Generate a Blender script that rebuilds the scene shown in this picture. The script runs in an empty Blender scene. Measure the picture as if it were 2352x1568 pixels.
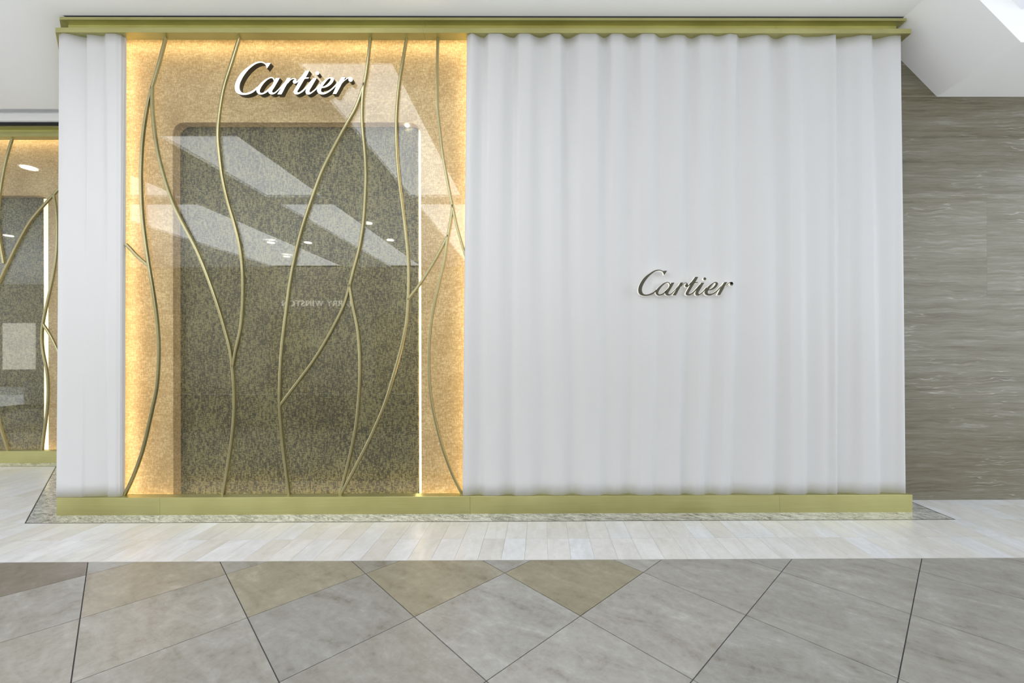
import bpy, bmesh, math, random
from mathutils import Vector, Matrix
random.seed(7)
scene = bpy.context.scene
C = scene.collection

# ------------------------------------------------------------------ camera
F_PX, CX, CY = 970.5, 1249.6, 808.3            # focal length and principal point in a 2352x1568 frame
YAW, PITCH, ROLL, CAM_H = .00469, .00014, .0023, 1.37
sy, cy_, sp, cp, sr, cr = math.sin(YAW), math.cos(YAW), math.sin(PITCH), math.cos(PITCH), math.sin(ROLL), math.cos(ROLL)
FWD = Vector((sy*cp, cy_*cp, sp)); R0 = Vector((cy_, -sy, 0)); U0 = Vector((-sy*sp, -cy_*sp, cp))
RGT = R0*cr - U0*sr; UPV = R0*sr + U0*cr
cam = bpy.data.cameras.new('camera'); camo = bpy.data.objects.new('camera', cam); C.objects.link(camo)
cam.sensor_width = 36; cam.sensor_fit = 'HORIZONTAL'; cam.lens = F_PX/2352*36
cam.shift_x = -(CX-1176)/2352; cam.shift_y = (CY-784)/2352
cam.clip_start = .05; cam.clip_end = 200
m = Matrix.Identity(4)
for i in range(3):
    m[i][0], m[i][1], m[i][2] = RGT[i], UPV[i], -FWD[i]
m[2][3] = CAM_H
camo.matrix_world = m
scene.camera = camo
EYE = Vector((0, 0, CAM_H))
def ray(u, v): return FWD + RGT*((u-CX)/F_PX) - UPV*((v-CY)/F_PX)
def at(u, v, Y):
    d = ray(u, v); return EYE + d*(Y/d.y)
def atz(u, v, z):
    d = ray(u, v); return EYE + d*((z-CAM_H)/d.z)

# ------------------------------------------------------------------ world, light, exposure
w = bpy.data.worlds.new('world'); scene.world = w; w.use_nodes = True
bg = w.node_tree.nodes['Background']; bg.inputs[0].default_value = (.90, .95, 1, 1); bg.inputs[1].default_value = 2.3
vs = scene.view_settings
vs.view_transform = 'Standard'; vs.look = 'None'; vs.exposure = 0.27; vs.gamma = 1; vs.use_curve_mapping = False

# ------------------------------------------------------------------ key dimensions (metres)
Y0, XL, XR = 3.587, -4.103, 3.154          # plinth front and its two ends
ZP, ZC, ZCEIL = .148, 4.079, 4.245         # plinth top, soffit of the cornice, ceiling
YR = atz(60, 1063, 0).y                    # recessed bay at the left
XCR = XL-(YR-Y0)                           # where the 45 degree return meets it
YWALL = 3.878                              # travertine wall at the right
YG = Y0+.073                               # glass
YSTRIP = (atz(100, 1289.5, 0).y+atz(1176, 1290, 0).y+atz(2300, 1277, 0).y)/3
YB = (atz(100, 1201, 0).y+atz(1176, 1199, 0).y+atz(2150, 1191, 0).y)/3
def mirror(u, v, z, yg=YG):                # a point of the mall behind the camera from its mirror image in the glass
    p = atz(u, v, z); return Vector((p.x, 2*yg-p.y, z))
YOPP = mirror(800, 613, ZCEIL).y           # shop fronts across the mall

def area(name, loc, sx, sz, power, col, rot):
    l = bpy.data.lights.new(name, 'AREA'); l.shape = 'RECTANGLE'; l.size = sx; l.size_y = sz; l.energy = power; l.color = col
    o = bpy.data.objects.new(name, l); C.objects.link(o); o.location = loc; o.rotation_euler = rot
    return o
# skylight slots in the mall ceiling (running away from the shop front)
def xm(*px): return sum(atz(u, v, ZCEIL).x for u, v in px)/len(px)
SLOTS = [(xm((800, 280), (965, 480)), xm((897, 145), (1060, 450)), mirror(800, 145, ZCEIL).y),
         (xm((590, 440), (830, 575)), xm((547, 312), (740, 452)), mirror(547, 312, ZCEIL).y),
         (xm((540, 585), (410, 545)), xm((470, 470), (680, 570)), mirror(470, 395, ZCEIL).y)]
YGAP0, YGAP1 = mirror(740, 453, ZCEIL).y, mirror(740, 469, ZCEIL).y
SKY_RAD = 3.2
for x0, x1, yn in SLOTS:
    for ya, yb in ((YGAP0, yn), (YOPP, YGAP1)):
        W_, L_ = x1-x0, yb-ya
        area('skylight', ((x0+x1)/2, (ya+yb)/2, ZCEIL+.05), W_, L_, SKY_RAD*math.pi*W_*L_, (.93, .96, 1), (0, 0, 0))

# ------------------------------------------------------------------ materials
MATS = {}
def nmat(name):
    mt = bpy.data.materials.new(name); mt.use_nodes = True; nt = mt.node_tree
    b = nt.nodes['Principled BSDF']; MATS[name] = mt
    return mt, nt, b
def N(nt, t, **kw):
    n = nt.nodes.new(t)
    for k, v in kw.items(): setattr(n, k, v)
    return n
def ramp(nt, stops, fac):
    r = N(nt, 'ShaderNodeValToRGB'); e = r.color_ramp.elements
    while len(e) < len(stops): e.new(.5)
    for q, (p, c) in zip(e, stops): q.position = p; q.color = (*c, 1)
    nt.links.new(fac, r.inputs[0]); return r.outputs[0]
def noise(nt, vec, scale, detail=4, rough=.55, sc3=None, dist=0):
    if sc3:
        mp = N(nt, 'ShaderNodeMapping'); mp.inputs['Scale'].default_value = sc3; nt.links.new(vec, mp.inputs[0]); vec = mp.outputs[0]
    n = N(nt, 'ShaderNodeTexNoise'); n.inputs['Scale'].default_value = scale; n.inputs['Detail'].default_value = detail
    n.inputs['Roughness'].default_value = rough; n.inputs['Distortion'].default_value = dist
    nt.links.new(vec, n.inputs['Vector']); return n.outputs[0]
def mth(nt, op, a, b=None, clamp=False):
    n = N(nt, 'ShaderNodeMath', operation=op); n.use_clamp = clamp
    for i, x in enumerate((a, b)):
        if x is None: continue
        if isinstance(x, (int, float)): n.inputs[i].default_value = x
        else: nt.links.new(x, n.inputs[i])
    return n.outputs[0]
def mixc(nt, fac, a, b, mode='MIX'):
    n = N(nt, 'ShaderNodeMix', data_type='RGBA', blend_type=mode)
    for s, x in ((0, fac), (6, a), (7, b)):
        if isinstance(x, (int, float)): n.inputs[s].default_value = x
        elif isinstance(x, tuple): n.inputs[s].default_value = (*x, 1)
        else: nt.links.new(x, n.inputs[s])
    return n.outputs[2]
def objco(nt): return N(nt, 'ShaderNodeTexCoord').outputs['Object']
def bump(nt, b, h, strength, dist=.01):
    n = N(nt, 'ShaderNodeBump'); n.inputs['Strength'].default_value = strength; n.inputs['Distance'].default_value = dist
    nt.links.new(h, n.inputs['Height']); nt.links.new(n.outputs[0], b.inputs['Normal'])
def plain(name, col, rough=.5, metal=0, emit=None, es=0):
    mt, nt, b = nmat(name); b.inputs['Base Color'].default_value = (*col, 1); b.inputs['Roughness'].default_value = rough
    b.inputs['Metallic'].default_value = metal
    if emit: b.inputs['Emission Color'].default_value = (*emit, 1); b.inputs['Emission Strength'].default_value = es
    return mt
plain('plaster', (.60, .60, .612), .5)
plain('ceiling_paint', (.95, .95, .955), .7)
plain('shadow_gap', (.01, .01, .012), .8)  # near-black colour stands for shade in the gaps; also on the shop backs
plain('dark_metal', (.06, .055, .05), .4, .6)
plain('grout_dark', (.075, .073, .075), .9)
plain('wall_joint', (.52, .51, .47), .8)
plain('grout_light', (.42, .41, .39), .8)
plain('sign_white', (.9, .9, .88), .4, 0, (1, .985, .95), .42)
plain('sign_bronze', (.085, .075, .05), .4, .7)
plain('sign_dark_face', (.075, .07, .05), .4, .5)
plain('sign_lit_edge', (.9, .89, .82), .4, 0, (1, .97, .88), .22)
plain('led', (1, .9, .7), .5, 0, (1, .84, .50), .95)
plain('lamp_lens', (1, 1, 1), .4, 0, (1, .95, .85), 12)
plain('opposite_stone', (.40, .36, .29), .5)
plain('blocker_pale', (.62, .60, .56), .5)  # pale tone of the added reflection blocker, bounces some light
plain('opposite_door', (.42, .34, .22), .4)
plain('opposite_sign', (.85, .82, .75), .4, 0, (1, .95, .85), 2.6)  # glow added so the mirrored letters stay readable
plain('shop_glow', (.9, .85, .75), .5, 0, (1, .93, .8), 2.0)

def brass(name, c0, c1, rough):
    mt, nt, b = nmat(name); v = objco(nt)
    f = mth(nt, 'ADD', mth(nt, 'MULTIPLY', noise(nt, v, 1.4, 3), .7), mth(nt, 'MULTIPLY', noise(nt, v, 1, 3, .6, (2, 2, 220)), .3))
    nt.links.new(ramp(nt, [(.35, c0), (.65, c1)], f), b.inputs['Base Color'])
    b.inputs['Metallic'].default_value = .85; b.inputs['Roughness'].default_value = rough
    bump(nt, b, noise(nt, v, 1, 2, .5, (3, 3, 500)), .08, .002)
brass('brass', (.43, .405, .165), (.56, .54, .25), .36)
brass('bronze', (.29, .255, .13), (.42, .385, .22), .30)

def weave(name, stops, k_hatch, k_fine, k_big):
    mt, nt, b = nmat(name); v = objco(nt)
    h = noise(nt, v, 1, 2, .5, (30, 30, 105)); vv = noise(nt, v, 1, 2, .5, (105, 105, 30))
    t = mth(nt, 'ADD', h, vv)
    fi = mth(nt, 'ADD', noise(nt, v, 1, 2, .6, (60, 60, 420)), noise(nt, v, 1, 2, .6, (420, 420, 60)))
    big = noise(nt, v, 3.2, 4, .6)
    f = mth(nt, 'MULTIPLY', mth(nt, 'SUBTRACT', t, 1), k_hatch)
    f = mth(nt, 'ADD', f, mth(nt, 'MULTIPLY', mth(nt, 'SUBTRACT', fi, 1), k_fine))
    f = mth(nt, 'ADD', f, mth(nt, 'MULTIPLY', mth(nt, 'SUBTRACT', big, .5), k_big))
    f = mth(nt, 'ADD', f, .5, True)
    nt.links.new(ramp(nt, stops, f), b.inputs['Base Color'])
    b.inputs['Roughness'].default_value = .45; b.inputs['Metallic'].default_value = .15
    bump(nt, b, fi, .2, .002)
weave('gold_weave', [(.0, (.335, .215, .088)), (.45, (.455, .315, .145)), (1, (.75, .59, .35))], 1.0, 1.0, .8)
weave('dark_weave', [(.12, (.030, .026, .010)), (.42, (.095, .083, .034)), (.9, (.225, .198, .09))], 2.6, 2.2, 1.1)

# architectural glass: clear pane with Schlick reflection
mt = bpy.data.materials.new('glass'); mt.use_nodes = True; nt = mt.node_tree; nt.nodes.clear(); MATS['glass'] = mt
g = N(nt, 'ShaderNodeNewGeometry'); dt = N(nt, 'ShaderNodeVectorMath', operation='DOT_PRODUCT')
nt.links.new(g.outputs['Normal'], dt.inputs[0]); nt.links.new(g.outputs['Incoming'], dt.inputs[1])
c1 = mth(nt, 'SUBTRACT', 1, mth(nt, 'ABSOLUTE', dt.outputs['Value']), True)
fr = mth(nt, 'ADD', mth(nt, 'MULTIPLY', mth(nt, 'POWER', c1, 5), .95), .041, True)
tr = N(nt, 'ShaderNodeBsdfTransparent'); tr.inputs[0].default_value = (.97, .98, .97, 1)
gl = N(nt, 'ShaderNodeBsdfGlossy'); gl.inputs['Roughness'].default_value = 0
mx = N(nt, 'ShaderNodeMixShader'); nt.links.new(fr, mx.inputs[0]); nt.links.new(tr.outputs[0], mx.inputs[1]); nt.links.new(gl.outputs[0], mx.inputs[2])
ou = N(nt, 'ShaderNodeOutputMaterial'); nt.links.new(mx.outputs[0], ou.inputs[0])

mt = bpy.data.materials.new('skylight_dimmer'); mt.use_nodes = True; nt = mt.node_tree; nt.nodes.clear(); MATS['skylight_dimmer'] = mt  # translucent sheet added to dim the sky in the opening
tl = N(nt, 'ShaderNodeBsdfTranslucent'); tl.inputs[0].default_value = (.39, .395, .405, 1)
ou = N(nt, 'ShaderNodeOutputMaterial'); nt.links.new(tl.outputs[0], ou.inputs[0])
def tint(nt, col):          # multiply with the colour of the single tile
    return mixc(nt, 1.0, col, N(nt, 'ShaderNodeObjectInfo').outputs['Color'], 'MULTIPLY')
def rndco(nt):              # object coordinates, shifted per piece so that no two pieces share their veins
    oi = N(nt, 'ShaderNodeObjectInfo'); ad = N(nt, 'ShaderNodeVectorMath', operation='MULTIPLY_ADD')
    cb = N(nt, 'ShaderNodeCombineXYZ')
    for i in range(3): nt.links.new(oi.outputs['Random'], cb.inputs[i])
    nt.links.new(cb.outputs[0], ad.inputs[0]); ad.inputs[1].default_value = (37, 53, 71); nt.links.new(objco(nt), ad.inputs[2])
    return ad.outputs[0]
# limestone paving
mt, nt, b = nmat('limestone'); v = rndco(nt)
rot = N(nt, 'ShaderNodeMapping'); rot.inputs['Rotation'].default_value = (0, 0, .6); nt.links.new(v, rot.inputs[0]); v = rot.outputs[0]
f = mth(nt, 'ADD', mth(nt, 'MULTIPLY', noise(nt, v, 3.0, 6, .66, (1, 2.4, 1), .8), .62), mth(nt, 'MULTIPLY', noise(nt, v, 22, 6, .72), .4))
col = ramp(nt, [(.34, (.18, .166, .134)), (.44, (.262, .25, .222)), (.58, (.325, .316, .292)), (.72, (.44, .432, .41))], f)
spk = ramp(nt, [(.66, (0, 0, 0)), (.74, (1, 1, 1))], noise(nt, v, 75, 3, .7))
col = mixc(nt, mth(nt, 'MULTIPLY', spk, .3), col, (.56, .54, .5))
pit = ramp(nt, [(.25, (1, 1, 1)), (.31, (0, 0, 0))], noise(nt, v, 40, 4, .7))
col = mixc(nt, mth(nt, 'MULTIPLY', pit, .45), col, (.16, .14, .11))
nt.links.new(tint(nt, col), b.inputs['Base Color']); b.inputs['Roughness'].default_value = .38
# pale travertine planks
mt, nt, b = nmat('plank_stone'); v = rndco(nt)
f = mth(nt, 'ADD', mth(nt, 'MULTIPLY', noise(nt, v, 3.0, 5, .6, (3, 1, 1), 1.0), .7), mth(nt, 'MULTIPLY', noise(nt, v, 30, 4, .65), .3))
nt.links.new(tint(nt, ramp(nt, [(.3, (.53, .52, .495)), (.5, (.62, .618, .612)), (.68, (.70, .70, .712))], f)), b.inputs['Base Color'])
b.inputs['Roughness'].default_value = .28
# grey-green marble border
mt, nt, b = nmat('border_marble'); v = rndco(nt)
rot = N(nt, 'ShaderNodeMapping'); rot.inputs['Rotation'].default_value = (0, 0, .5); nt.links.new(v, rot.inputs[0]); v = rot.outputs[0]
n1 = noise(nt, v, 7, 6, .7, (1, 3, 1), 1.2)
vein = ramp(nt, [(.46, (0, 0, 0)), (.5, (1, 1, 1)), (.54, (0, 0, 0))], noise(nt, v, 9, 4, .6, (1, 2, 1), 2.0))
col = mixc(nt, mth(nt, 'MULTIPLY', vein, .6), ramp(nt, [(.34, (.13, .128, .115)), (.5, (.36, .36, .345)), (.66, (.62, .62, .615))], n1), (.74, .74, .73))
nt.links.new(tint(nt, col), b.inputs['Base Color']); b.inputs['Roughness'].default_value = .16
# vein-cut travertine wall
mt, nt, b = nmat('travertine'); v = rndco(nt)
wv = noise(nt, v, 1.1, 3, .5, (1, 1, 2.5)); wob = N(nt, 'ShaderNodeVectorMath', operation='MULTIPLY_ADD')
cb = N(nt, 'ShaderNodeCombineXYZ'); nt.links.new(mth(nt, 'SUBTRACT', noise(nt, v, 3.2, 3, .55), .5), cb.inputs[2])
nt.links.new(cb.outputs[0], wob.inputs[0]); wob.inputs[1].default_value = (0, 0, .055); nt.links.new(v, wob.inputs[2]); vv = wob.outputs[0]
s1 = noise(nt, vv, 1, 5, .68, (.5, .5, 13)); s2 = noise(nt, vv, 1, 5, .75, (3.2, 3.2, 60))
f = mth(nt, 'ADD', mth(nt, 'MULTIPLY', s1, .52), mth(nt, 'MULTIPLY', s2, .48))
col = ramp(nt, [(.34, (.075, .063, .035)), (.45, (.140, .124, .080)), (.55, (.184, .170, .127)), (.66, (.275, .27, .24))], f)
wl = ramp(nt, [(.485, (0, 0, 0)), (.5, (1, 1, 1)), (.515, (0, 0, 0))], noise(nt, vv, 1, 3, .6, (.9, .9, 16)))
wl = mth(nt, 'MULTIPLY', wl, ramp(nt, [(.5, (0, 0, 0)), (.66, (1, 1, 1))], noise(nt, v, 2.3, 3)))
col = mixc(nt, mth(nt, 'MULTIPLY', wl, .7), col, (.46, .455, .43))
nt.links.new(tint(nt, col), b.inputs['Base Color']); b.inputs['Roughness'].default_value = .35

# ------------------------------------------------------------------ helpers
def link(name, me, mat, parent=None):
    o = bpy.data.objects.new(name, me); C.objects.link(o)
    for x in (mat if isinstance(mat, (list, tuple)) else [mat]):
        if x: me.materials.append(MATS[x])
    if parent: o.parent = parent
    return o
def mesh(name, verts, faces, mat, parent=None, smooth=False, mi=None):
    me = bpy.data.meshes.new(name); me.from_pydata([tuple(v) for v in verts], [], faces); me.update()
    if smooth: me.polygons.foreach_set('use_smooth', [True]*len(me.polygons))
    o = link(name, me, mat, parent)
    if mi: me.polygons.foreach_set('material_index', mi)
    return o
def fixn(o):
    bm = bmesh.new(); bm.from_mesh(o.data); bmesh.ops.recalc_face_normals(bm, faces=bm.faces); bm.to_mesh(o.data); bm.free(); return o
def box(name, a, b_, mat, parent=None):
    (x0, y0, z0), (x1, y1, z1) = a, b_
    v = [(x0, y0, z0), (x1, y0, z0), (x1, y1, z0), (x0, y1, z0), (x0, y0, z1), (x1, y0, z1), (x1, y1, z1), (x0, y1, z1)]
    return mesh(name, v, [(0, 3, 2, 1), (4, 5, 6, 7), (0, 1, 5, 4), (1, 2, 6, 5), (2, 3, 7, 6), (3, 0, 4, 7)], mat, parent)
def prism(name, poly, z0, z1, mat, parent=None, origin=None):
    """flat polygon in plan, extruded; the object's origin lies in its middle"""
    n = len(poly); ox = sum(p[0] for p in poly)/n; oy = sum(p[1] for p in poly)/n
    v = [(p[0]-ox, p[1]-oy, z0) for p in poly]+[(p[0]-ox, p[1]-oy, z1) for p in poly]
    f = [tuple(range(n))[::-1], tuple(range(n, 2*n))]+[(i, (i+1) % n, n+(i+1) % n, n+i) for i in range(n)]
    o = mesh(name, v, f, mat, parent); o.location = (ox, oy, 0); return o
def empty(name, loc=(0, 0, 0)):
    o = bpy.data.objects.new(name, None); C.objects.link(o); o.location = loc; o.empty_display_size = .1; return o
def tag(o, label, cat, group=None):
    o['label'] = label; o['category'] = cat
    if group: o['group'] = group
    return o
def struct(o, label=None):
    o['kind'] = 'structure'
    if label: o['label'] = label
    return o
def put(child, parent):      # parent without moving (parents are unrotated)
    child.parent = parent; child.location = child.location-parent.location; return child
def clip(poly, a, b_, c):    # keep a*x + b*y <= c
    out = []
    for i in range(len(poly)):
        p, q = poly[i], poly[(i+1) % len(poly)]
        dp, dq = a*p[0]+b_*p[1]-c, a*q[0]+b_*q[1]-c
        if dp <= 0: out.append(p)
        if dp*dq < 0:
            t = dp/(dp-dq); out.append((p[0]+t*(q[0]-p[0]), p[1]+t*(q[1]-p[1])))
    return out
def miters(path):
    ns = []
    for (x0, y0), (x1, y1) in zip(path, path[1:]):
        l = math.hypot(x1-x0, y1-y0); ns.append(Vector(((y1-y0)/l, -(x1-x0)/l)))
    out = []
    for i in range(len(path)):
        if i == 0: out.append(ns[0])
        elif i == len(path)-1: out.append(ns[-1])
        else:
            a, b_ = ns[i-1], ns[i]; out.append((a+b_)/(1+a.dot(b_)))
    return out, ns
def sweep_seg(name, prof, A, B, mA, mB, mat, parent):
    n = len(prof); v = []
    for P, mm in ((A, mA), (B, mB)):
        for o_, z in prof: v.append((P[0]+mm[0]*o_, P[1]+mm[1]*o_, z))
    f = [tuple(range(n)), tuple(range(2*n-1, n-1, -1))]+[(i, n+i, n+(i+1) % n, (i+1) % n) for i in range(n)]
    return fixn(mesh(name, v, f, mat, parent))
def spline(pts, n):
    """Catmull-Rom through pts, resampled to n points evenly along its length"""
    P = [Vector(p) for p in pts]; P = [2*P[0]-P[1]]+P+[2*P[-1]-P[-2]]; d = []
    for i in range(1, len(P)-2):
        for k in range(12):
            t = k/12; a, b_, c, e = P[i-1], P[i], P[i+1], P[i+2]
            d.append(.5*((2*b_)+(c-a)*t+(2*a-5*b_+4*c-e)*t*t+(3*b_-a-3*c+e)*t**3))
    d.append(P[-2]); L = [0]
    for a, b_ in zip(d, d[1:]): L.append(L[-1]+(b_-a).length)
    out = []; j = 0
    for i in range(n):
        s = L[-1]*i/(n-1)
        while j < len(L)-2 and L[j+1] < s: j += 1
        t = (s-L[j])/max(1e-9, L[j+1]-L[j]); out.append(d[j].lerp(d[j+1], t))
    return out

# ------------------------------------------------------------------ setting: floor
floor = struct(box('floor', (-14, -.7, -.25), (9, YSTRIP, -.004), 'grout_dark'))
def child_of_floor(o): o.parent = floor; return o
sub = child_of_floor(box('plank_bed', (-14, YSTRIP, -.25), (9, 6.2, -.002), 'grout_light'))
D, TX, TY = .862, -.66605, 2.19426
GAP = .0035
tints = {}
def diamond(cx, cy, h): return [(cx-h, cy), (cx, cy-h), (cx+h, cy), (cx, cy+h)]
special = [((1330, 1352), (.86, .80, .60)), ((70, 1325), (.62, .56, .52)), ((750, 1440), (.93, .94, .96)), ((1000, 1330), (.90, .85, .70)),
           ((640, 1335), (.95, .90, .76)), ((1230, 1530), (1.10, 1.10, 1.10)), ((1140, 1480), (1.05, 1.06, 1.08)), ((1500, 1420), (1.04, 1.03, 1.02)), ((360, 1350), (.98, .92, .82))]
far_v, far_f = [], []
for k in range(-10, 3):
    for n in range(-14, 13):
        cx, cyy = TX+D*(n+.5*(k % 2))+D/2, TY+k*D/2
        poly = clip(diamond(cx, cyy, D/2-GAP), 0, 1, YSTRIP-.003)
        poly = clip(poly, 0, -1, .7)
        if len(poly) < 3: continue
        if k >= -4 and -5.2 < cx < 4.9:
            o = prism('paving_tile', poly, -.012, 0, 'limestone', floor)
            g_ = random.uniform(.93, 1.05); wv_ = random.uniform(-.035, .03); o.color = (g_, g_*(1+wv_*.3), g_*(1+wv_), 1)
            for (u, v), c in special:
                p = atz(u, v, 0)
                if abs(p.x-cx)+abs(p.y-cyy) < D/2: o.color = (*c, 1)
        else:
            b0 = len(far_v); far_v += [(p[0], p[1], 0) for p in poly]; far_f.append(tuple(range(b0, len(far_v))))
o = mesh('paving_field', far_v, far_f, 'limestone', floor); o['kind'] = 'stuff'
# pale planks
PW = .155; JX = atz(1258.5, 1289, 0).x
rows = [YSTRIP, (YSTRIP+YB)/2, YB]
while rows[-1] < YR+.2: rows.append(rows[-1]+(YB-YSTRIP)/2)
BW = Y0-YB                                       # width of the marble border
BX = .205                                        # and on its right-hand side
cdiag = XL+Y0-BW*math.sqrt(2)                    # outer edge of the border along the 45 degree return: x+y = cdiag
xs_ = {}
for r in range(len(rows)-1):
    ya, yb = rows[r]+(.002 if r == 0 else .0007), rows[r+1]-.0007
    for n in range(-62, 34):
        x0, x1 = JX+n*PW+.0007, JX+(n+1)*PW-.0007
        q = [(x0, ya), (x1, ya), (x1, yb), (x0, yb)]
        if r < 2: ps = [q] if -5.6 < x0 < 4.6 else []
        else:
            ps = [clip(clip(q, 1, 1, cdiag-.004), 0, 1, YR-BW-.004), clip(clip(q, -1, 0, -(XR+BX+.004)), 0, 1, YWALL-.002)]
            if x0 < -9.2 or x0 > 5.2: ps = []
        for p in ps:
            if len(p) < 3: continue
            o = prism('floor_plank', p, -.012, 0, 'plank_stone', floor)
            t = random.random(); g_ = random.uniform(.97, 1.03)
            base = (.945, .925, .885) if t < .2 else (.995, .985, .965) if t < .65 else (1.02, 1.03, 1.06)
            o.color = tuple(c*g_ for c in base)+(1,)
# marble border and metal strip
path = [(-12, YR), (XCR, YR), (XL, Y0), (XR, Y0), (XR, YWALL)]
outer = [(-12, YR-BW), (cdiag-(YR-BW), YR-BW), (cdiag-YB, YB), (XR+BX, YB), (XR+BX, YWALL)]
inner = [(p[0]+(0, .0, .02, -.02, -.02)[i], p[1]+(.02, .02, .02, .02, 0)[i]) for i, p in enumerate(path)]
def slabs(i, n):
    A, B, a, b_ = outer[i], outer[i+1], inner[i], inner[i+1]
    for k in range(n):
        t0, t1 = k/n, (k+1)/n
        L = lambda p, q, t: (p[0]+(q[0]-p[0])*t, p[1]+(q[1]-p[1])*t)
        q = [L(A, B, t0), L(A, B, t1), L(a, b_, t1), L(a, b_, t0)]
        o = prism('border_slab', q, -.012, .0004, 'border_marble', floor); g_ = random.uniform(.9, 1.12); o.color = (g_, g_, g_*.99, 1)
slabs(0, 8); slabs(1, 4); slabs(2, 12); slabs(3, 1)
for i in range(4):
    A, B = Vector(outer[i]), Vector(outer[i+1]); d = (B-A).normalized(); nn = Vector((d.y, -d.x))*.0035
    o = prism('metal_strip', [A+nn-d*.003, B+nn+d*.003, B-nn+d*.003, A-nn-d*.003], -.01, .0012, 'dark_metal', floor)

# ------------------------------------------------------------------ setting: ceiling
XF = atz(2100, 18, ZCEIL).x                       # fold where the ceiling starts to slope down at the right
pw = at(2152, 222, YWALL); XS, ZS = pw.x, pw.z    # foot of the slope
xs = [-24]+sorted(sum(([a, b_] for a, b_, _ in SLOTS), []))+[XF]
ycut = atz(1176, 37, ZCEIL).y
verts, faces = [], []
def quad(a, b_, c, d):
    n = len(verts); verts.extend([a, b_, c, d]); faces.append((n, n+1, n+2, n+3))
def flat(x0, x1, y0, y1, z): 
    if x1 > x0 and y1 > y0: quad((x0, y0, z), (x0, y1, z), (x1, y1, z), (x1, y0, z))
slots = sorted(SLOTS)
for i in range(len(xs)-1):
    x0, x1 = xs[i], xs[i+1]
    back = ycut
    if i % 2 == 1:
        yn = slots[i//2][2]
        flat(x0, x1, YGAP1, YGAP0, ZCEIL); flat(x0, x1, yn, back, ZCEIL)
        for ya, yb in ((YGAP0, yn), (YOPP, YGAP1)):
            z1 = ZCEIL+.06
            quad((x0, ya, ZCEIL), (x0, yb, ZCEIL), (x0, yb, z1), (x0, ya, z1)); quad((x1, ya, ZCEIL), (x1, yb, ZCEIL), (x1, yb, z1), (x1, ya, z1))
            quad((x0, ya, ZCEIL), (x1, ya, ZCEIL), (x1, ya, z1), (x0, ya, z1)); quad((x0, yb, ZCEIL), (x1, yb, ZCEIL), (x1, yb, z1), (x0, yb, z1))
            quad((x0, ya, z1), (x0, yb, z1), (x1, yb, z1), (x1, ya, z1))
    else: flat(x0, x1, YOPP, back, ZCEIL)
YSTEP = atz(60, 250, ZCEIL).y
flat(-24, XL+.03, ycut, YSTEP, ZCEIL)
# slope and low soffit on the right, cut open by a skylight
YO = at(2335, 97, 1).y*0+atz(2335, 97, ZS).y; YE = .2
def P_(x, y): return (x, y, ZCEIL+(ZS-ZCEIL)*(x-XF)/(XS-XF))
xo = XF+.10
quad(P_(XF, YO), P_(XF, YWALL), P_(XS, YWALL), P_(XS, YO)); quad((XS, YO, ZS), (XS, YWALL, ZS), (6.6, YWALL, ZS), (6.6, YO, ZS))
quad(P_(XF, YE), P_(XF, YO), P_(xo, YO), P_(xo, YE))
quad(P_(XF, YOPP), P_(XF, YE), P_(XS, YE), P_(XS, YOPP)); quad((XS, YOPP, ZS), (XS, YE, ZS), (6.6, YE, ZS), (6.6, YOPP, ZS))
quad((6.2, YE, ZS), (6.2, YO, ZS), (6.6, YO, ZS), (6.6, YE, ZS))
RV = .25
def up(p): return (p[0], p[1], p[2]+RV)
for y in (YO, YE):
    a, b_, c = P_(xo, y), P_(XS, y), (6.2, y, ZS)
    quad(a, b_, up(b_), up(a)); quad(b_, c, up(c), up(b_))
for a, c in ((P_(xo, YE), P_(xo, YO)), ((6.2, YE, ZS), (6.2, YO, ZS))): quad(a, c, up(c), up(a))
ceiling = struct(mesh('ceiling', verts, faces, 'ceiling_paint'))
a, b_, c = P_(xo, 0), P_(XS, 0), (6.2, 0, ZS)
mesh('dimming_glazing', [(q[0], y, q[2]+RV) for q in (a, b_, c) for y in (YE, YO)], [(0, 1, 3, 2), (2, 3, 5, 4)], 'skylight_dimmer', ceiling)  # added sheet that dims the sky and keeps the reveal greyer
# near-black sheets painted as shade in the gap above the shop front and stepped bulkhead over the recessed bay
box('shadow_gap', (XL-.02, ycut-.01, ZCEIL+.03), (XR, ycut+.25, ZCEIL+.05), 'shadow_gap', ceiling)
mesh('shadow_gap', [(XL-.01, ycut+.03, 4.228), (XR-.06, ycut+.03, 4.228), (XR-.06, ycut+.03, ZCEIL+.04), (XL-.01, ycut+.03, ZCEIL+.04)], [(0, 1, 2, 3)], 'shadow_gap', ceiling)
zb0, zb1 = at(60, 281, YR).z, at(60, 260, YR-.03).z
box('bulkhead', (-14, YR-.03, zb0+.004), (XL, YR+.05, zb1), 'ceiling_paint', ceiling)
box('slot_back', (-14, YR+.05, zb0), (XL, YR+.07, zb1+.1), 'ceiling_paint', ceiling)
box('recess_slot', (-14, YSTEP-.02, zb1+.06), (XL, YR+.05, zb1+.1), 'ceiling_paint', ceiling)
box('slot_edge', (-14, YSTEP-.012, ZCEIL+.001), (XL+.03, YSTEP, zb1+.07), 'ceiling_paint', ceiling)
box('shadow_gap', (-14, YR+.0, zb0-.03), (XCR+.2, YR+.2, zb0+.003), 'shadow_gap', ceiling)  # near-black strip painting the shade of the gap over the recessed cornice

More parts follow.
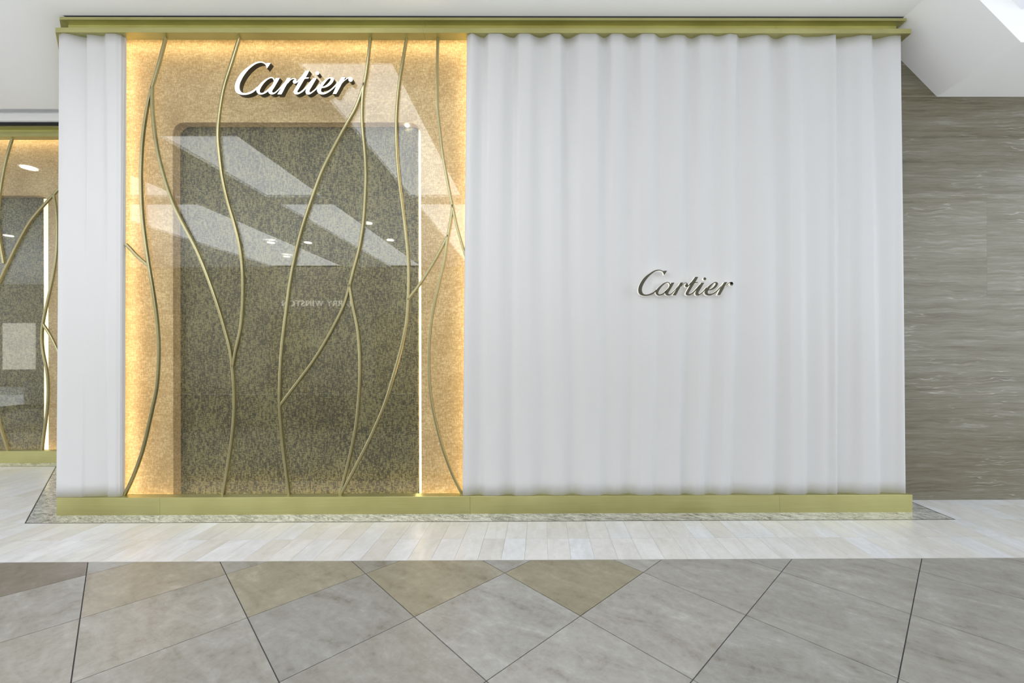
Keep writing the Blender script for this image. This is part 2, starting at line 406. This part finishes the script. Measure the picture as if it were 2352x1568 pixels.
# ------------------------------------------------------------------ setting: walls
wall_right = struct(box('wall_right', (XR-.3, YWALL+.0014, -.1), (6.8, YWALL+.3, 4.6), 'wall_joint'))
zs = [0, at(2200, 914, YWALL).z, at(2200, 681, YWALL).z, at(2200, 447, YWALL).z, at(2200, 221, YWALL).z, 4.5]
xj = at(2267, 560, YWALL).x
for r in range(5):
    cuts = [XR-.2]+{0: [5.0], 1: [4.75], 2: [xj], 3: [4.95], 4: [4.9]}[r]; cuts = cuts+[6.8]
    for a, b_ in zip(cuts, cuts[1:]):
        x0, x1, z0, z1 = a+.0003, b_-.0003, zs[r]+.0012, zs[r+1]-.0012
        o = box('stone_panel', (-(x1-x0)/2, 0, 0), ((x1-x0)/2, .0012, z1-z0), 'travertine', wall_right); o.location = ((x0+x1)/2, YWALL, z0)
        g_ = random.uniform(.95, 1.06); o.color = (g_, g_, g_*.99, 1)
light_stop_back = struct(box('light_stop_back', (XL+.1, 4.05, 0), (XR-.3, 4.1, ZCEIL), 'shadow_gap'))  # unseen dark back and linings, added to keep outside light off the coves
for nm, a, b_ in (('cap', (XL+.1, YG+.05, 4.2), (-.45, 4.05, 4.22)), ('cap', (XL+.1, YG+.05, 0), (XL+.13, 4.05, 4.2)), ('cap', (-.48, YG+.05, 0), (-.45, 4.05, 4.2))):
    box('light_stop_lining', a, b_, 'plaster', light_stop_back)
light_stop_left = struct(box('light_stop_left', (-14, YR+.5, 0), (XCR+.6, YR+.55, ZCEIL+.3), 'shadow_gap'))  # the same added light stop behind the recessed bay
box('light_stop_lining', (-14, YR+.09, 4.2), (XCR+.4, YR+.5, 4.22), 'plaster', light_stop_left)

# across the mall: only seen mirrored in the shop glass
struct(box('reflection_blocker', (-14, -.82, -.25), (9, -.70, .58), 'blocker_pale'))  # added solid upstand, keeps the bright void out of the glass reflection
wall_front = struct(box('wall_front', (-30, YOPP-.3, -.2), (9, YOPP, ZS+1.2), 'opposite_stone'))
box('walkway', (-30, YOPP, -.3), (9, YOPP+.6, 0), 'plank_stone', wall_front)
for x0, x1 in ((-9.1, -7.9), (-5.6, -2.6), (-16, -12)):
    box('shop_door', (x0, YOPP, 0), (x1, YOPP+.05, 2.7), 'opposite_door', wall_front)
def vpt(u, v, yg=YG): p = at(u, v, 2*yg-YOPP); return p
win = [at(8, 742, 2*(YR+.073)-YOPP), at(82, 848, 2*(YR+.073)-YOPP)]
box('lit_shop_window', (win[0].x, YOPP, max(.2, win[1].z)), (win[1].x, YOPP+.04, win[0].z), 'shop_glow', wall_front)

# ------------------------------------------------------------------ brass plinth and cornice
mit, nrm = miters(path)
def split(i, xs_, cutprof, name, parent, mat='brass', gap=.0006):
    """one run of the path cut into panels at the given x positions"""
    A, B = Vector(path[i]), Vector(path[i+1]); pts = [(A, mit[i])]
    for x in xs_:
        t = (x-A.x)/(B.x-A.x); pts.append((A.lerp(B, t), nrm[i]))
    pts.append((B, mit[i+1])); d = (B-A).normalized()
    for k, ((a, ma), (b_, mb)) in enumerate(zip(pts, pts[1:])):
        a2 = a+d*gap if k else a; b2 = b_-d*gap if k < len(pts)-2 else b_
        sweep_seg(name, cutprof, a2, b2, ma, mb, mat, parent)
PL = [(-.085, 0), (-.0, 0), (0, ZP-.0015), (-.0015, ZP), (-.085, ZP)]
wall_return = struct(empty('wall_return', (XL, Y0, 0)))
pl = tag(empty('brass_plinth', (0, Y0, 0)), 'long brass plinth under the pleated white panels and the large window', 'plinth')
cn = tag(empty('cornice_band', (0, Y0, ZC)), 'long stepped brass cornice above the pleated white panels and large window', 'cornice')
pl2 = tag(empty('brass_plinth', (-8, YR, 0)), 'brass plinth under the recessed window at the left edge', 'plinth')
cn2 = tag(empty('cornice_band', (-8, YR, ZC)), 'brass cornice above the recessed window at the left edge', 'cornice')
class Shift:      # collect parts in world space, then hang them under an empty
    def __init__(s, p): s.p = p; s.n = set(bpy.data.objects)
    def done(s):
        for o in set(bpy.data.objects)-s.n:
            if o.parent is None: put(o, s.p)
s = Shift(pl); split(2, [at(367, 1160, Y0).x, at(1080, 1160, Y0).x, at(1791, 1160, Y0).x], PL, 'plinth_panel', None); split(3, [], PL, 'plinth_panel', None); s.done()
s = Shift(wall_return); split(1, [], PL, 'plinth_panel', None); s.done()
s = Shift(pl2); split(0, [-8.6], PL, 'plinth_panel', None); s.done()
FA = [(-.084, ZC), (0, ZC), (0, ZC+.040), (-.084, ZC+.040)]
BA = [(-.12, ZC+.0402), (-.07, ZC+.0402), (-.07, 4.196), (-.12, 4.196)]
LI = [(-.12, 4.1962), (-.07, 4.1962), (-.024, 4.2035), (-.022, 4.204), (-.022, 4.226), (-.12, 4.226)]
cxs = [at(972, 60, Y0).x, at(1793, 60, Y0).x]
for i, par, cx_ in ((2, cn, cxs), (1, wall_return, []), (3, cn, []), (0, cn2, [-8.6])):
    s = Shift(par)
    for nm, pr in (('fascia', FA), ('frieze_band', BA), ('top_lip', LI)): split(i, cx_, pr, nm, None)
    s.done()

# ------------------------------------------------------------------ pleated white panels
def pleats(name, feats, yf, amp, parent=None, cols=7, rowsn=36, z0=ZP, z1=ZC, yback=None, label=None):
    """feats: (u at top, u at bottom, depth at top, depth at bottom), 0 = crest, 1 = valley"""
    yback = yback or YG-.0005
    samp = []
    for a, b_ in zip(feats, feats[1:]):
        for k in range(cols):
            t = k/cols; s_ = (1-math.cos(math.pi*t))/2
            samp.append(tuple(a[j]+(b_[j]-a[j])*(t if j < 2 else s_) for j in range(4)))
    samp.append(feats[-1]); n = len(samp); v = []
    for r in range(rowsn+1):
        w_ = r/rowsn; soft = 1-.25*w_-.36*math.sin(math.pi*w_)**1.2
        for ut, ub, dt_, db in samp:
            X = at(ut, 80, yf+.03).x*(1-w_)+at(ub, 1138, yf+.03).x*w_
            d = dt_*(1-w_)+db*w_; d = .42+(d-.42)*soft
            v.append((X, yf+d*amp, z1+(z0-z1)*w_))
    f = []
    for r in range(rowsn):
        for i in range(n-1): a = r*n+i; f.append((a, a+n, a+n+1, a+1))
    nb = len(v)
    for r in range(rowsn+1): v += [(v[r*n][0], yback, v[r*n][2]), (v[r*n+n-1][0], yback, v[r*n][2])]
    for r in range(rowsn):
        a, b_ = nb+2*r, nb+2*r+2; f += [(r*n, a, b_, r*n+n), (r*n+n-1, r*n+2*n-1, b_+1, a+1), (a, a+1, b_+1, b_)]
    f.append(tuple(range(n))[::-1]+(nb, nb+1)) if False else None
    f.append(tuple([nb]+list(range(n))+[nb+1])); q = rowsn*n; f.append(tuple([nb+2*rowsn+1]+list(range(q+n-1, q-1, -1))+[nb+2*rowsn]))
    nfront = rowsn*(n-1)
    o = mesh(name, v, f, 'plaster'); sm = [i < nfront for i in range(len(f))]; o.data.polygons.foreach_set('use_smooth', sm)
    return o
big = [(1071.5, 1062, .75, .7), (1074, 1063.5, .3, .35), (1084, 1068, 0, .1), (1109, 1099, .8, 1), (1126, 1118, 0, 0), (1147, 1139, 0, 0), (1178, 1171, .8, 1), (1195, 1188, 0, 0), (1212, 1209, 0, 0),
       (1240, 1244, .8, 1), (1272, 1274, 0, .2), (1283, 1288, 0, .2), (1303, 1314, 1, 1), (1335, 1345, 0, 0), (1366, 1373, 0, 0), (1389, 1392, .8, .7), (1406, 1410, 0, .4), (1422, 1418, 0, .45),
       (1453, 1445, .8, 1), (1476, 1471, 0, 0), (1497, 1492, 0, 0), (1521, 1508, .8, .5), (1553, 1539, .2, 0), (1566, 1556, .25, .1), (1589, 1572, .9, .9), (1612, 1600, .2, 0), (1625, 1610, .15, .1),
       (1649, 1630, .5, .85), (1674, 1656, 0, 0), (1687, 1670, .1, .1), (1702, 1689, .8, 1), (1742, 1747, .2, .1), (1757, 1766, .2, .1), (1785, 1790, 1, 1), (1813, 1817, .2, 0), (1827, 1843, .2, 0),
       (1850, 1860, .6, .9), (1875, 1894, .55, .3), (1895, 1905, .4, .6), (1914, 1918, .12, .1), (1927, 1928, .95, 1), (1950, 1953, .6, .9), (1978, 1981, .2, .1), (1998, 2011, .25, .1), (2011, 2030, 1, 1),
       (2052, 2055, .3, .8), (2066, 2075, .3, .3), (2070, 2080, .6, .5)]
o = pleats('pleated_panel', big, Y0+.006, .061)
tag(o, 'wide white panel sculpted in curtain folds, carrying the dark script sign', 'wall panel')
small = [(137, 131.5, .6, .5), (140, 133, .25, .25), (153, 150, .05, .05), (198, 190, .9, .15), (203, 197, .3, .5), (212, 214, .3, .6), (235, 240, .6, .9), (252, 254, .08, .2), (270, 268, .12, .2), (279, 275, .4, .5), (281, 277, .8, .8)]
o = pleats('pleated_panel', small, Y0+.006, .061)
tag(o, 'narrow white panel of curtain folds left of the large window', 'wall panel')
# its return along the 45 degree side
v, f = [], []; nseg = 60
a = Vector((XL+.05, Y0+.03)); b_ = Vector((XCR, YR+.04)); nn = Vector(nrm[1])
for r, z in enumerate((ZP, ZC)):
    for i in range(nseg+1):
        p = a.lerp(b_, i/nseg)+nn*(-.03+.022*math.cos(i/nseg*math.pi*18)); v.append((p.x, p.y, z))
for i in range(nseg): f.append((i, i+1, nseg+2+i, nseg+1+i))
o = mesh('folded_face', v, f, 'plaster', None, True); put(o, wall_return)

# ------------------------------------------------------------------ display windows
def bay(root, xg0, xg1, xf0, xf1, y0, hole, dark_right, reveal=.08):
    """glass, gold fabric surround with an arched opening, dark mesh screen set back in it"""
    yg, yf = y0+.073, y0+.233
    s = Shift(root)
    box('glass_pane', (xg0, yg, ZP), (xg1, yg+.010, ZC), 'glass')
    hx0, hx1, hz, rad = hole
    arch = [(hx0, 0.02)]
    for k in range(9): t = math.pi/2*k/8; arch.append((hx0+rad*(1-math.cos(t)), hz-rad*(1-math.sin(t))))
    for k in range(9): t = math.pi/2*k/8; arch.append((hx1-rad*(1-math.sin(t)), hz-rad*(1-math.cos(t))))
    arch.append((hx1, .02))
    poly = [(xf0, .02), (xf0, 4.19), (xf1, 4.19), (xf1, .02)]+arch[::-1]
    n = len(poly); v = [(x, yf, z) for x, z in poly]+[(x, yf+.02, z) for x, z in poly]
    fixn(mesh('fabric_surround', v, [tuple(range(n)), tuple(range(2*n-1, n-1, -1))]+[(i, (i+1) % n, n+(i+1) % n, n+i) for i in range(n)], 'gold_weave'))
    m_ = len(arch); v = [(x, yf+.018, z) for x, z in arch]+[(x, yf+reveal+.012, z) for x, z in arch]
    rv = mesh('niche_reveal', v, [(i, i+1, m_+i+1, m_+i) for i in range(m_-1)], 'gold_weave', None, True)
    box('mesh_screen', (hx0-.05, yf+reveal, .02), (dark_right, yf+reveal+.01, hz+.05), 'dark_weave')
    box('led_strip', (dark_right+.0005, yf+reveal+.004, .02), (hx1+.05, yf+reveal+.012, hz-.01), 'led')
    s.done()
    for o in list(root.children):
        if o.name.startswith('led_strip'):
            k = [c for c in root.children if c.name.startswith('mesh_screen')][0]; o.parent = k
            o.location = o.location-k.location
    return yg, yf
yf = Y0+.233
win1 = tag(empty('window_display', (-2.2, YG, ZP)), 'large lit shop window with gold woven surround and dark mesh screen', 'shop window')
bay(win1, at(268, 600, YG).x, at(1080, 600, YG).x, XL+.14, -.49, Y0,
    (at(397, 600, yf).x, at(967, 600, yf).x, at(680, 281, yf).z, .105), at(962, 700, yf+.08).x)
s = Shift(win1)
p = at(935, 294, yf+.045)
me = bpy.data.meshes.new('downlight'); bm = bmesh.new(); bmesh.ops.create_uvsphere(bm, u_segments=16, v_segments=8, radius=.026); bm.to_mesh(me); bm.free()
o = link('downlight', me, 'lamp_lens'); o.scale = (.75, .7, .35); o.location = (p.x, p.y, at(680, 281, yf).z-.006)
s.done()
YF2 = YR+.233
win2 = tag(empty('window_display', (-8, YR+.073, ZP)), 'recessed shop window with gold surround, cut off by the left edge', 'shop window')
bay(win2, -12, XCR+.02, -12, XCR+.25, YR, (-9.6, at(111, 700, YF2).x, at(60, 449, YF2).z, .105), at(100, 700, YF2+.08).x)

# LED coves behind the glass
WARM = (1, .80, .50)
niche = area('niche_fill_light', (at(962, 700, yf+.08).x-.01, yf+.05, 1.75), .03, 3.2, 3.0, WARM, (0, 0, 0))  # extra area light added beside the LED strip to brighten the left reveal
niche.rotation_euler = Matrix((Vector((0, -1, 0)), Vector((0, 0, 1)), Vector((1, 0, 0)))).transposed().to_euler()
def strip_light(x, y, dirx, power):     # vertical LED line, long side upright
    d = Vector((dirx, .5, 0)).normalized(); z = -d; yv = Vector((0, 0, 1)); x_ = yv.cross(z)
    o = area('cove_light', (x, y, 2.1), .03, 4.0, power, WARM, (0, 0, 0))
    o.rotation_euler = Matrix((x_, yv, z)).transposed().to_euler()
def cove(x0, x1, y0, k):
    L = x1-x0; ym = y0+.135
    area('cove_light', ((x0+x1)/2, ym, 4.185), L, .03, 1.25*L*k, WARM, (math.radians(18), 0, 0))
    area('cove_light', ((x0+x1)/2, ym, .03), L, .03, 1.0*L*k, WARM, (math.radians(180-25), 0, 0))
    return ym
ym = cove(XL+.2, -.55, Y0, 1)
xl_ = at(284, 600, YG).x
strip_light(xl_-.17, Y0+.135, 1, 6.5)
strip_light(-.60, Y0+.135, -1, 9)
cove(-12, XCR, YR, 1)

# ------------------------------------------------------------------ bronze branches
def branch(pts, yb, parent, wpx=6.4, depth=.02, taper=1.0):
    P = [at(u, v, yb) for u, v in pts]; n = max(8, int(sum((a-b_).length for a, b_ in zip(P, P[1:]))/.045))
    S = spline([(p.x, p.z) for p in P], n); h = wpx/2*yb/F_PX; v = []
    for i, p in enumerate(S):
        t = (S[min(i+1, n-1)]-S[max(i-1, 0)]).normalized(); q = Vector((-t.y, t.x))
        for o_, y in ((-h, yb+depth/2), (-h*.85, yb-depth*.35), (-h*.35, yb-depth/2), (h*.35, yb-depth/2), (h*.85, yb-depth*.35), (h, yb+depth/2)):
            c = p+q*o_; v.append((c.x, y, c.y))
    f = []
    for i in range(n-1):
        for k in range(6): a = i*6+k; b2 = i*6+(k+1) % 6; f.append((a, b2, b2+6, a+6))
    f += [tuple(range(6))[::-1], tuple(range((n-1)*6, n*6))]
    return fixn(mesh('branch', v, f, 'bronze', parent))
B1 = [
 [(381, 84), (365, 145), (347, 205), (335, 260), (327, 320), (323.5, 380), (323.5, 430), (326, 490), (332, 545), (341, 608), (351, 668), (359, 725), (363.5, 780), (363.5, 830), (359, 890), (346, 953), (328, 1030), (306, 1093), (285, 1138)],
 [(349, 200), (350, 255), (359.6, 336), (375.5, 403), (396, 463.6), (418.6, 511), (445.7, 562.5), (468, 613.5), (487, 664.5), (504, 715), (519, 767), (528.6, 805), (533.5, 842), (537, 885), (538, 936), (533.5, 995), (525, 1057), (511, 1138)],
 [(289, 561), (300, 572), (314, 587.5), (341, 611)],
 [(550, 84), (531, 145), (515, 195), (506, 240), (501, 282), (500, 315), (502.4, 346), (509.4, 403), (522, 460.5), (538, 514.7), (551, 569), (557, 626), (557.5, 690), (553, 747), (548, 775), (541, 805), (534, 842)],
 [(851, 84), (846, 130), (839, 180), (830, 212), (815.6, 250), (796.4, 284), (767.7, 336), (739, 393.5), (716.7, 454), (694.4, 521), (678, 585), (665.7, 648.6), (657.7, 710), (649, 780), (644, 843), (642, 925), (645, 975), (651, 1038), (664, 1138)],
 [(836, 190), (832, 235), (832, 285), (837.5, 346), (840, 400), (838, 457), (834, 511.5), (825, 569), (812.4, 616.7), (802.8, 655), (788, 704), (755, 770), (720, 827.6), (685, 875), (643, 931)],
 [(802, 652), (810, 700), (821, 755), (826, 815), (826, 880), (820, 955), (811, 1012.5), (796, 1076), (780, 1138)],
 [(934.5, 84), (925, 140), (917, 190), (912, 240), (910, 285), (911, 346), (916, 409), (924, 473), (932, 537), (937.5, 601), (938, 664.5), (935, 725), (929, 764), (919, 808), (901.6, 869), (882.5, 929.6), (854, 996.6), (822, 1060), (781, 1138)],
 [(1006, 84), (1004, 150), (1004, 200), (1005, 250), (1010, 298), (1016.5, 355), (1027.6, 416), (1037, 463.6), (1048, 514.7), (1060, 558), (1070, 590)],
 [(1039, 470), (1036, 500), (1027, 550), (1019.6, 601), (1007, 655), (996, 705), (989, 748), (984.6, 811.6), (986, 875), (992.5, 929.6), (1005, 987), (1019.6, 1038), (1039, 1089), (1063, 1138)],
 [(1029, 540), (1007, 581.6), (984.6, 620), (962, 655), (937, 688)]]
lat = tag(empty('branch_lattice', (-2.2, YG-.012, ZP)), 'bronze lattice of eleven curving branches across the large window', 'lattice')
s = Shift(lat)
for q in B1: branch(q, YG-.011, None)
s.done()
B2 = [
 [(29, 314), (14, 365), (3, 420), (-4, 480), (-4, 530), (8, 605)],
 [(137, 431), (118, 452), (92, 480), (68, 510), (44, 552), (20, 600), (-12, 668), (-60, 765), (-100, 865), (-128, 960), (-140, 1040)],
 [(123, 446), (129, 490), (130, 540), (128, 590), (120, 640), (108, 695), (99, 738), (96, 775), (99, 810), (107, 850), (110, 890), (108, 940), (100, 1000), (96, 1037)],
 [(98, 744), (112, 765), (124, 788), (136, 815)],
 [(-104, 862), (-60, 880), (-14, 935), (2, 985), (19, 1037)]]
lat2 = tag(empty('branch_lattice', (-8, YR+.06, ZP)), 'bronze branches across the recessed window at the left edge', 'lattice')
s = Shift(lat2)
for q in B2: branch(q, YR+.062, None, 5.2)
s.done()

# ------------------------------------------------------------------ script signs
def sh(pts, d=2195.2): return [(x+d, y) for x, y in pts]
def circ(x, y, r): return [(x+r*math.cos(t*math.pi/12), y+r*math.sin(t*math.pi/12)) for t in range(24)]
LET = [
 ('C', [([(1440, 230), (1345, 224), (1262, 240), (1200, 207), (1110, 180), (1010, 180), (900, 205), (780, 265), (640, 360), (500, 465), (390, 570), (300, 690), (225, 820), (175, 940), (150, 1060), (150, 1160), (172, 1240), (215, 1300), (290, 1345), (390, 1372), (500, 1378), (620, 1362), (740, 1320), (840, 1260), (950, 1165)],
         [(1300, 430), (1290, 395), (1268, 330), (1238, 280), (1190, 245), (1120, 222), (1040, 222), (950, 245), (860, 290), (750, 370), (640, 470), (540, 590), (450, 720), (380, 850), (335, 960), (315, 1070), (320, 1160), (345, 1230), (385, 1280), (440, 1305), (520, 1315), (620, 1295), (740, 1245), (840, 1180), (950, 1080)])], []),
 ('a', [([(1590, 850), (1553, 780), (1500, 745), (1430, 738), (1330, 775), (1230, 830), (1120, 920), (1020, 1020), (945, 1120), (920, 1200), (935, 1270), (975, 1325), (1040, 1360), (1110, 1365), (1200, 1340), (1290, 1290), (1400, 1190)],
         [(1550, 890), (1530, 820), (1490, 780), (1440, 775), (1370, 805), (1290, 860), (1200, 950), (1120, 1060), (1070, 1150), (1045, 1220), (1048, 1270), (1075, 1300), (1120, 1307), (1180, 1290), (1260, 1240), (1340, 1170), (1430, 1080)]),
        ([(1625, 770), (1585, 840), (1552, 890), (1500, 1000), (1440, 1070), (1380, 1150), (1350, 1210), (1350, 1270), (1385, 1325), (1440, 1355), (1510, 1360), (1580, 1335), (1650, 1285), (1720, 1220), (1800, 1130), (1880, 1020)],
         [(1765, 765), (1720, 850), (1650, 970), (1580, 1090), (1510, 1200), (1490, 1250), (1500, 1285), (1540, 1297), (1600, 1270), (1680, 1200), (1770, 1110), (1860, 1005), (1940, 900)])], []),
 ('r', [([(2035, 765), (1960, 890), (1870, 1030), (1800, 1150), (1740, 1250), (1675, 1355)], [(2165, 765), (2100, 870), (2020, 1000), (1950, 1120), (1890, 1240), (1825, 1355)]),
        ([(2085, 870), (2160, 810), (2230, 778), (2300, 772), (2345, 800), (2372, 870)], [(2050, 975), (2130, 875), (2200, 822), (2265, 805), (2300, 822), (2310, 880)]),
        (sh([(100, 972), (170, 950), (230, 905), (300, 830)]), sh([(150, 910), (195, 880), (250, 815), (330, 720)]))], [circ(2305, 903, 70)]),
 ('t', [(sh([(495, 505), (430, 600), (350, 710), (285, 830), (220, 960), (150, 1090), (90, 1200), (68, 1270), (85, 1320), (125, 1350), (185, 1360), (250, 1350), (330, 1310), (420, 1250), (500, 1170), (580, 1080), (680, 950)]),
         sh([(635, 505), (570, 630), (500, 750), (430, 860), (360, 980), (290, 1100), (230, 1200), (203, 1250), (210, 1280), (250, 1285), (310, 1260), (390, 1200), (470, 1120), (560, 1020), (660, 900), (720, 830)]))], [sh([(490, 748), (630, 748), (600, 786), (455, 800)])]),
 ('i', [(sh([(765, 770), (690, 900), (610, 1020), (540, 1130), (500, 1230), (500, 1290), (530, 1345), (590, 1365), (650, 1355), (730, 1310), (820, 1240), (910, 1160), (1000, 1050)]),
         sh([(900, 770), (850, 860), (780, 980), (710, 1100), (655, 1190), (640, 1240), (650, 1280), (685, 1285), (730, 1255), (810, 1190), (890, 1110), (960, 1020), (1030, 940)]))], [sh(circ(925, 595, 66))]),
 ('e', [(sh([(1070, 1135), (1200, 1115), (1330, 1060), (1440, 970), (1505, 870), (1515, 800), (1480, 755), (1410, 738), (1330, 760), (1230, 815), (1120, 900), (1020, 1010), (950, 1110), (910, 1200), (920, 1260), (955, 1310), (1010, 1345), (1090, 1362), (1190, 1350), (1300, 1300), (1420, 1220), (1530, 1120), (1620, 1020)]),
         sh([(1070, 1092), (1170, 1065), (1260, 1010), (1340, 930), (1395, 850), (1405, 810), (1390, 785), (1360, 785), (1310, 815), (1250, 880), (1180, 970), (1110, 1070), (1075, 1140), (1055, 1200), (1060, 1250), (1085, 1280), (1130, 1290), (1180, 1285), (1260, 1260), (1360, 1200), (1460, 1120), (1560, 1020), (1690, 860)]))], []),
 ('r', [(sh([(1800, 745), (1740, 830), (1660, 950), (1600, 1060), (1550, 1180), (1475, 1340)]), sh([(1935, 745), (1880, 840), (1810, 960), (1750, 1080), (1690, 1190), (1605, 1340)])),
        (sh([(1880, 860), (1950, 800), (2030, 755), (2110, 738), (2170, 755), (2195, 815)]), sh([(1820, 970), (1880, 890), (1960, 830), (2030, 785), (2090, 800), (2100, 830)]))], [sh(circ(2120, 825, 80))])]
def sign(name, label, mapf, yfront, yback, mats):
    p0 = mapf(2270, 1380); root = tag(empty(name, (at(*p0, yfront).x, yback, at(*p0, yfront).z)), label, 'sign')
    for ch, rib, polys in LET:
        v, f, mi = [], [], []
        def add(A, B):
            n = len(A); o_ = len(v)
            for y in (yfront, yback):
                for q in A+B:
                    c = at(*mapf(*q), yfront); v.append((c.x, y, c.z))
            m2 = 2*n
            for i in range(n-1):
                f.append((o_+i, o_+i+1, o_+n+i+1, o_+n+i)); mi.append(0)
                f.append((o_+m2+i, o_+m2+n+i, o_+m2+n+i+1, o_+m2+i+1)); mi.append(1)
            loop = list(range(n))+list(range(2*n-1, n-1, -1))
            for a, b_ in zip(loop, loop[1:]+loop[:1]): f.append((o_+a, o_+m2+a, o_+m2+b_, o_+b_)); mi.append(1)
        for A, B in rib:
            n = 6*max(len(A), len(B)) if len(A) > 7 else 30
            add([tuple(q) for q in spline(A, n)], [tuple(q) for q in spline(B, n)])
        for pg in polys:
            k = len(pg)//2; add(pg[:k], pg[k:][::-1])
        o = mesh('letter', v, f, mats, None, False, mi); put(o, root)
    return root
sign('script_sign', 'white lit script lettering at the top of the large window', lambda x, y: (530+x/15.68, 130+y/15.68), YG-.045, YG-.002, ['sign_white', 'sign_bronze'])
sign('script_sign', 'dark bronze script lettering on the wide white pleated panel', lambda x, y: (1466+(x-150)*.05144, 619+(y-175)*.0503), Y0-.022, Y0+.012, ['sign_dark_face', 'sign_lit_edge'])

# ------------------------------------------------------------------ across the mall: lettering and ceiling downlights, seen mirrored in the glass
a, b_ = vpt(648, 703), vpt(815, 688)
cu = bpy.data.curves.new('wall_lettering', 'FONT'); cu.body = 'HARRY WINSTON'; cu.extrude = .015; cu.align_x = 'CENTER'; cu.space_character = 1.15
tmp = bpy.data.objects.new('tmp_text', cu); C.objects.link(tmp); dg = bpy.context.evaluated_depsgraph_get()
me = bpy.data.meshes.new_from_object(tmp.evaluated_get(dg)); bpy.data.objects.remove(tmp)
me.materials.clear(); o = link('wall_lettering', me, 'opposite_sign'); xs_t = [v.co.x for v in me.vertices]; k = (b_.x-a.x)/(max(xs_t)-min(xs_t))
o.scale = (k, k, 1); o.rotation_euler = (math.pi/2, 0, math.pi); o.location = ((a.x+b_.x)/2, YOPP+.02, a.z)
tag(o, 'small pale capital letters mirrored in the glass of the large window', 'lettering')
me = bpy.data.meshes.new('ceiling_downlight'); bm = bmesh.new(); bmesh.ops.create_cone(bm, cap_ends=True, segments=20, radius1=.09, radius2=.09, depth=.02); bm.to_mesh(me); bm.free(); me.materials.append(MATS['lamp_lens'])
for (u, v), wh in (((622, 557), 'leftmost of the mirrored pair at the end of the lower grey band'), ((707, 557), 'right of the mirrored pair, just beyond the lower grey band'), ((845, 512), 'mirrored beside the fourth branch, highest of all'),
                   ((896, 551), 'mirrored at the right edge of the middle grey band'), ((658, 589), 'lowest of the mirrored lights left of centre')):
    p = mirror(u, v, ZCEIL-.01); o = bpy.data.objects.new('ceiling_downlight', me); C.objects.link(o); o.location = p
    tag(o, 'round ceiling downlight '+wh, 'downlight', 'downlights mirrored in the large window')

for (u, v), wh in (((65, 385), 'mirrored high in the recessed window at the left edge'), ((18, 541), 'mirrored in the dark screen of the recessed window')):
    p = mirror(u, v, ZCEIL-.01, YR+.073); o = bpy.data.objects.new('ceiling_downlight', me); C.objects.link(o); o.location = p
    tag(o, 'round ceiling downlight '+wh, 'downlight', 'downlights mirrored in the recessed window')
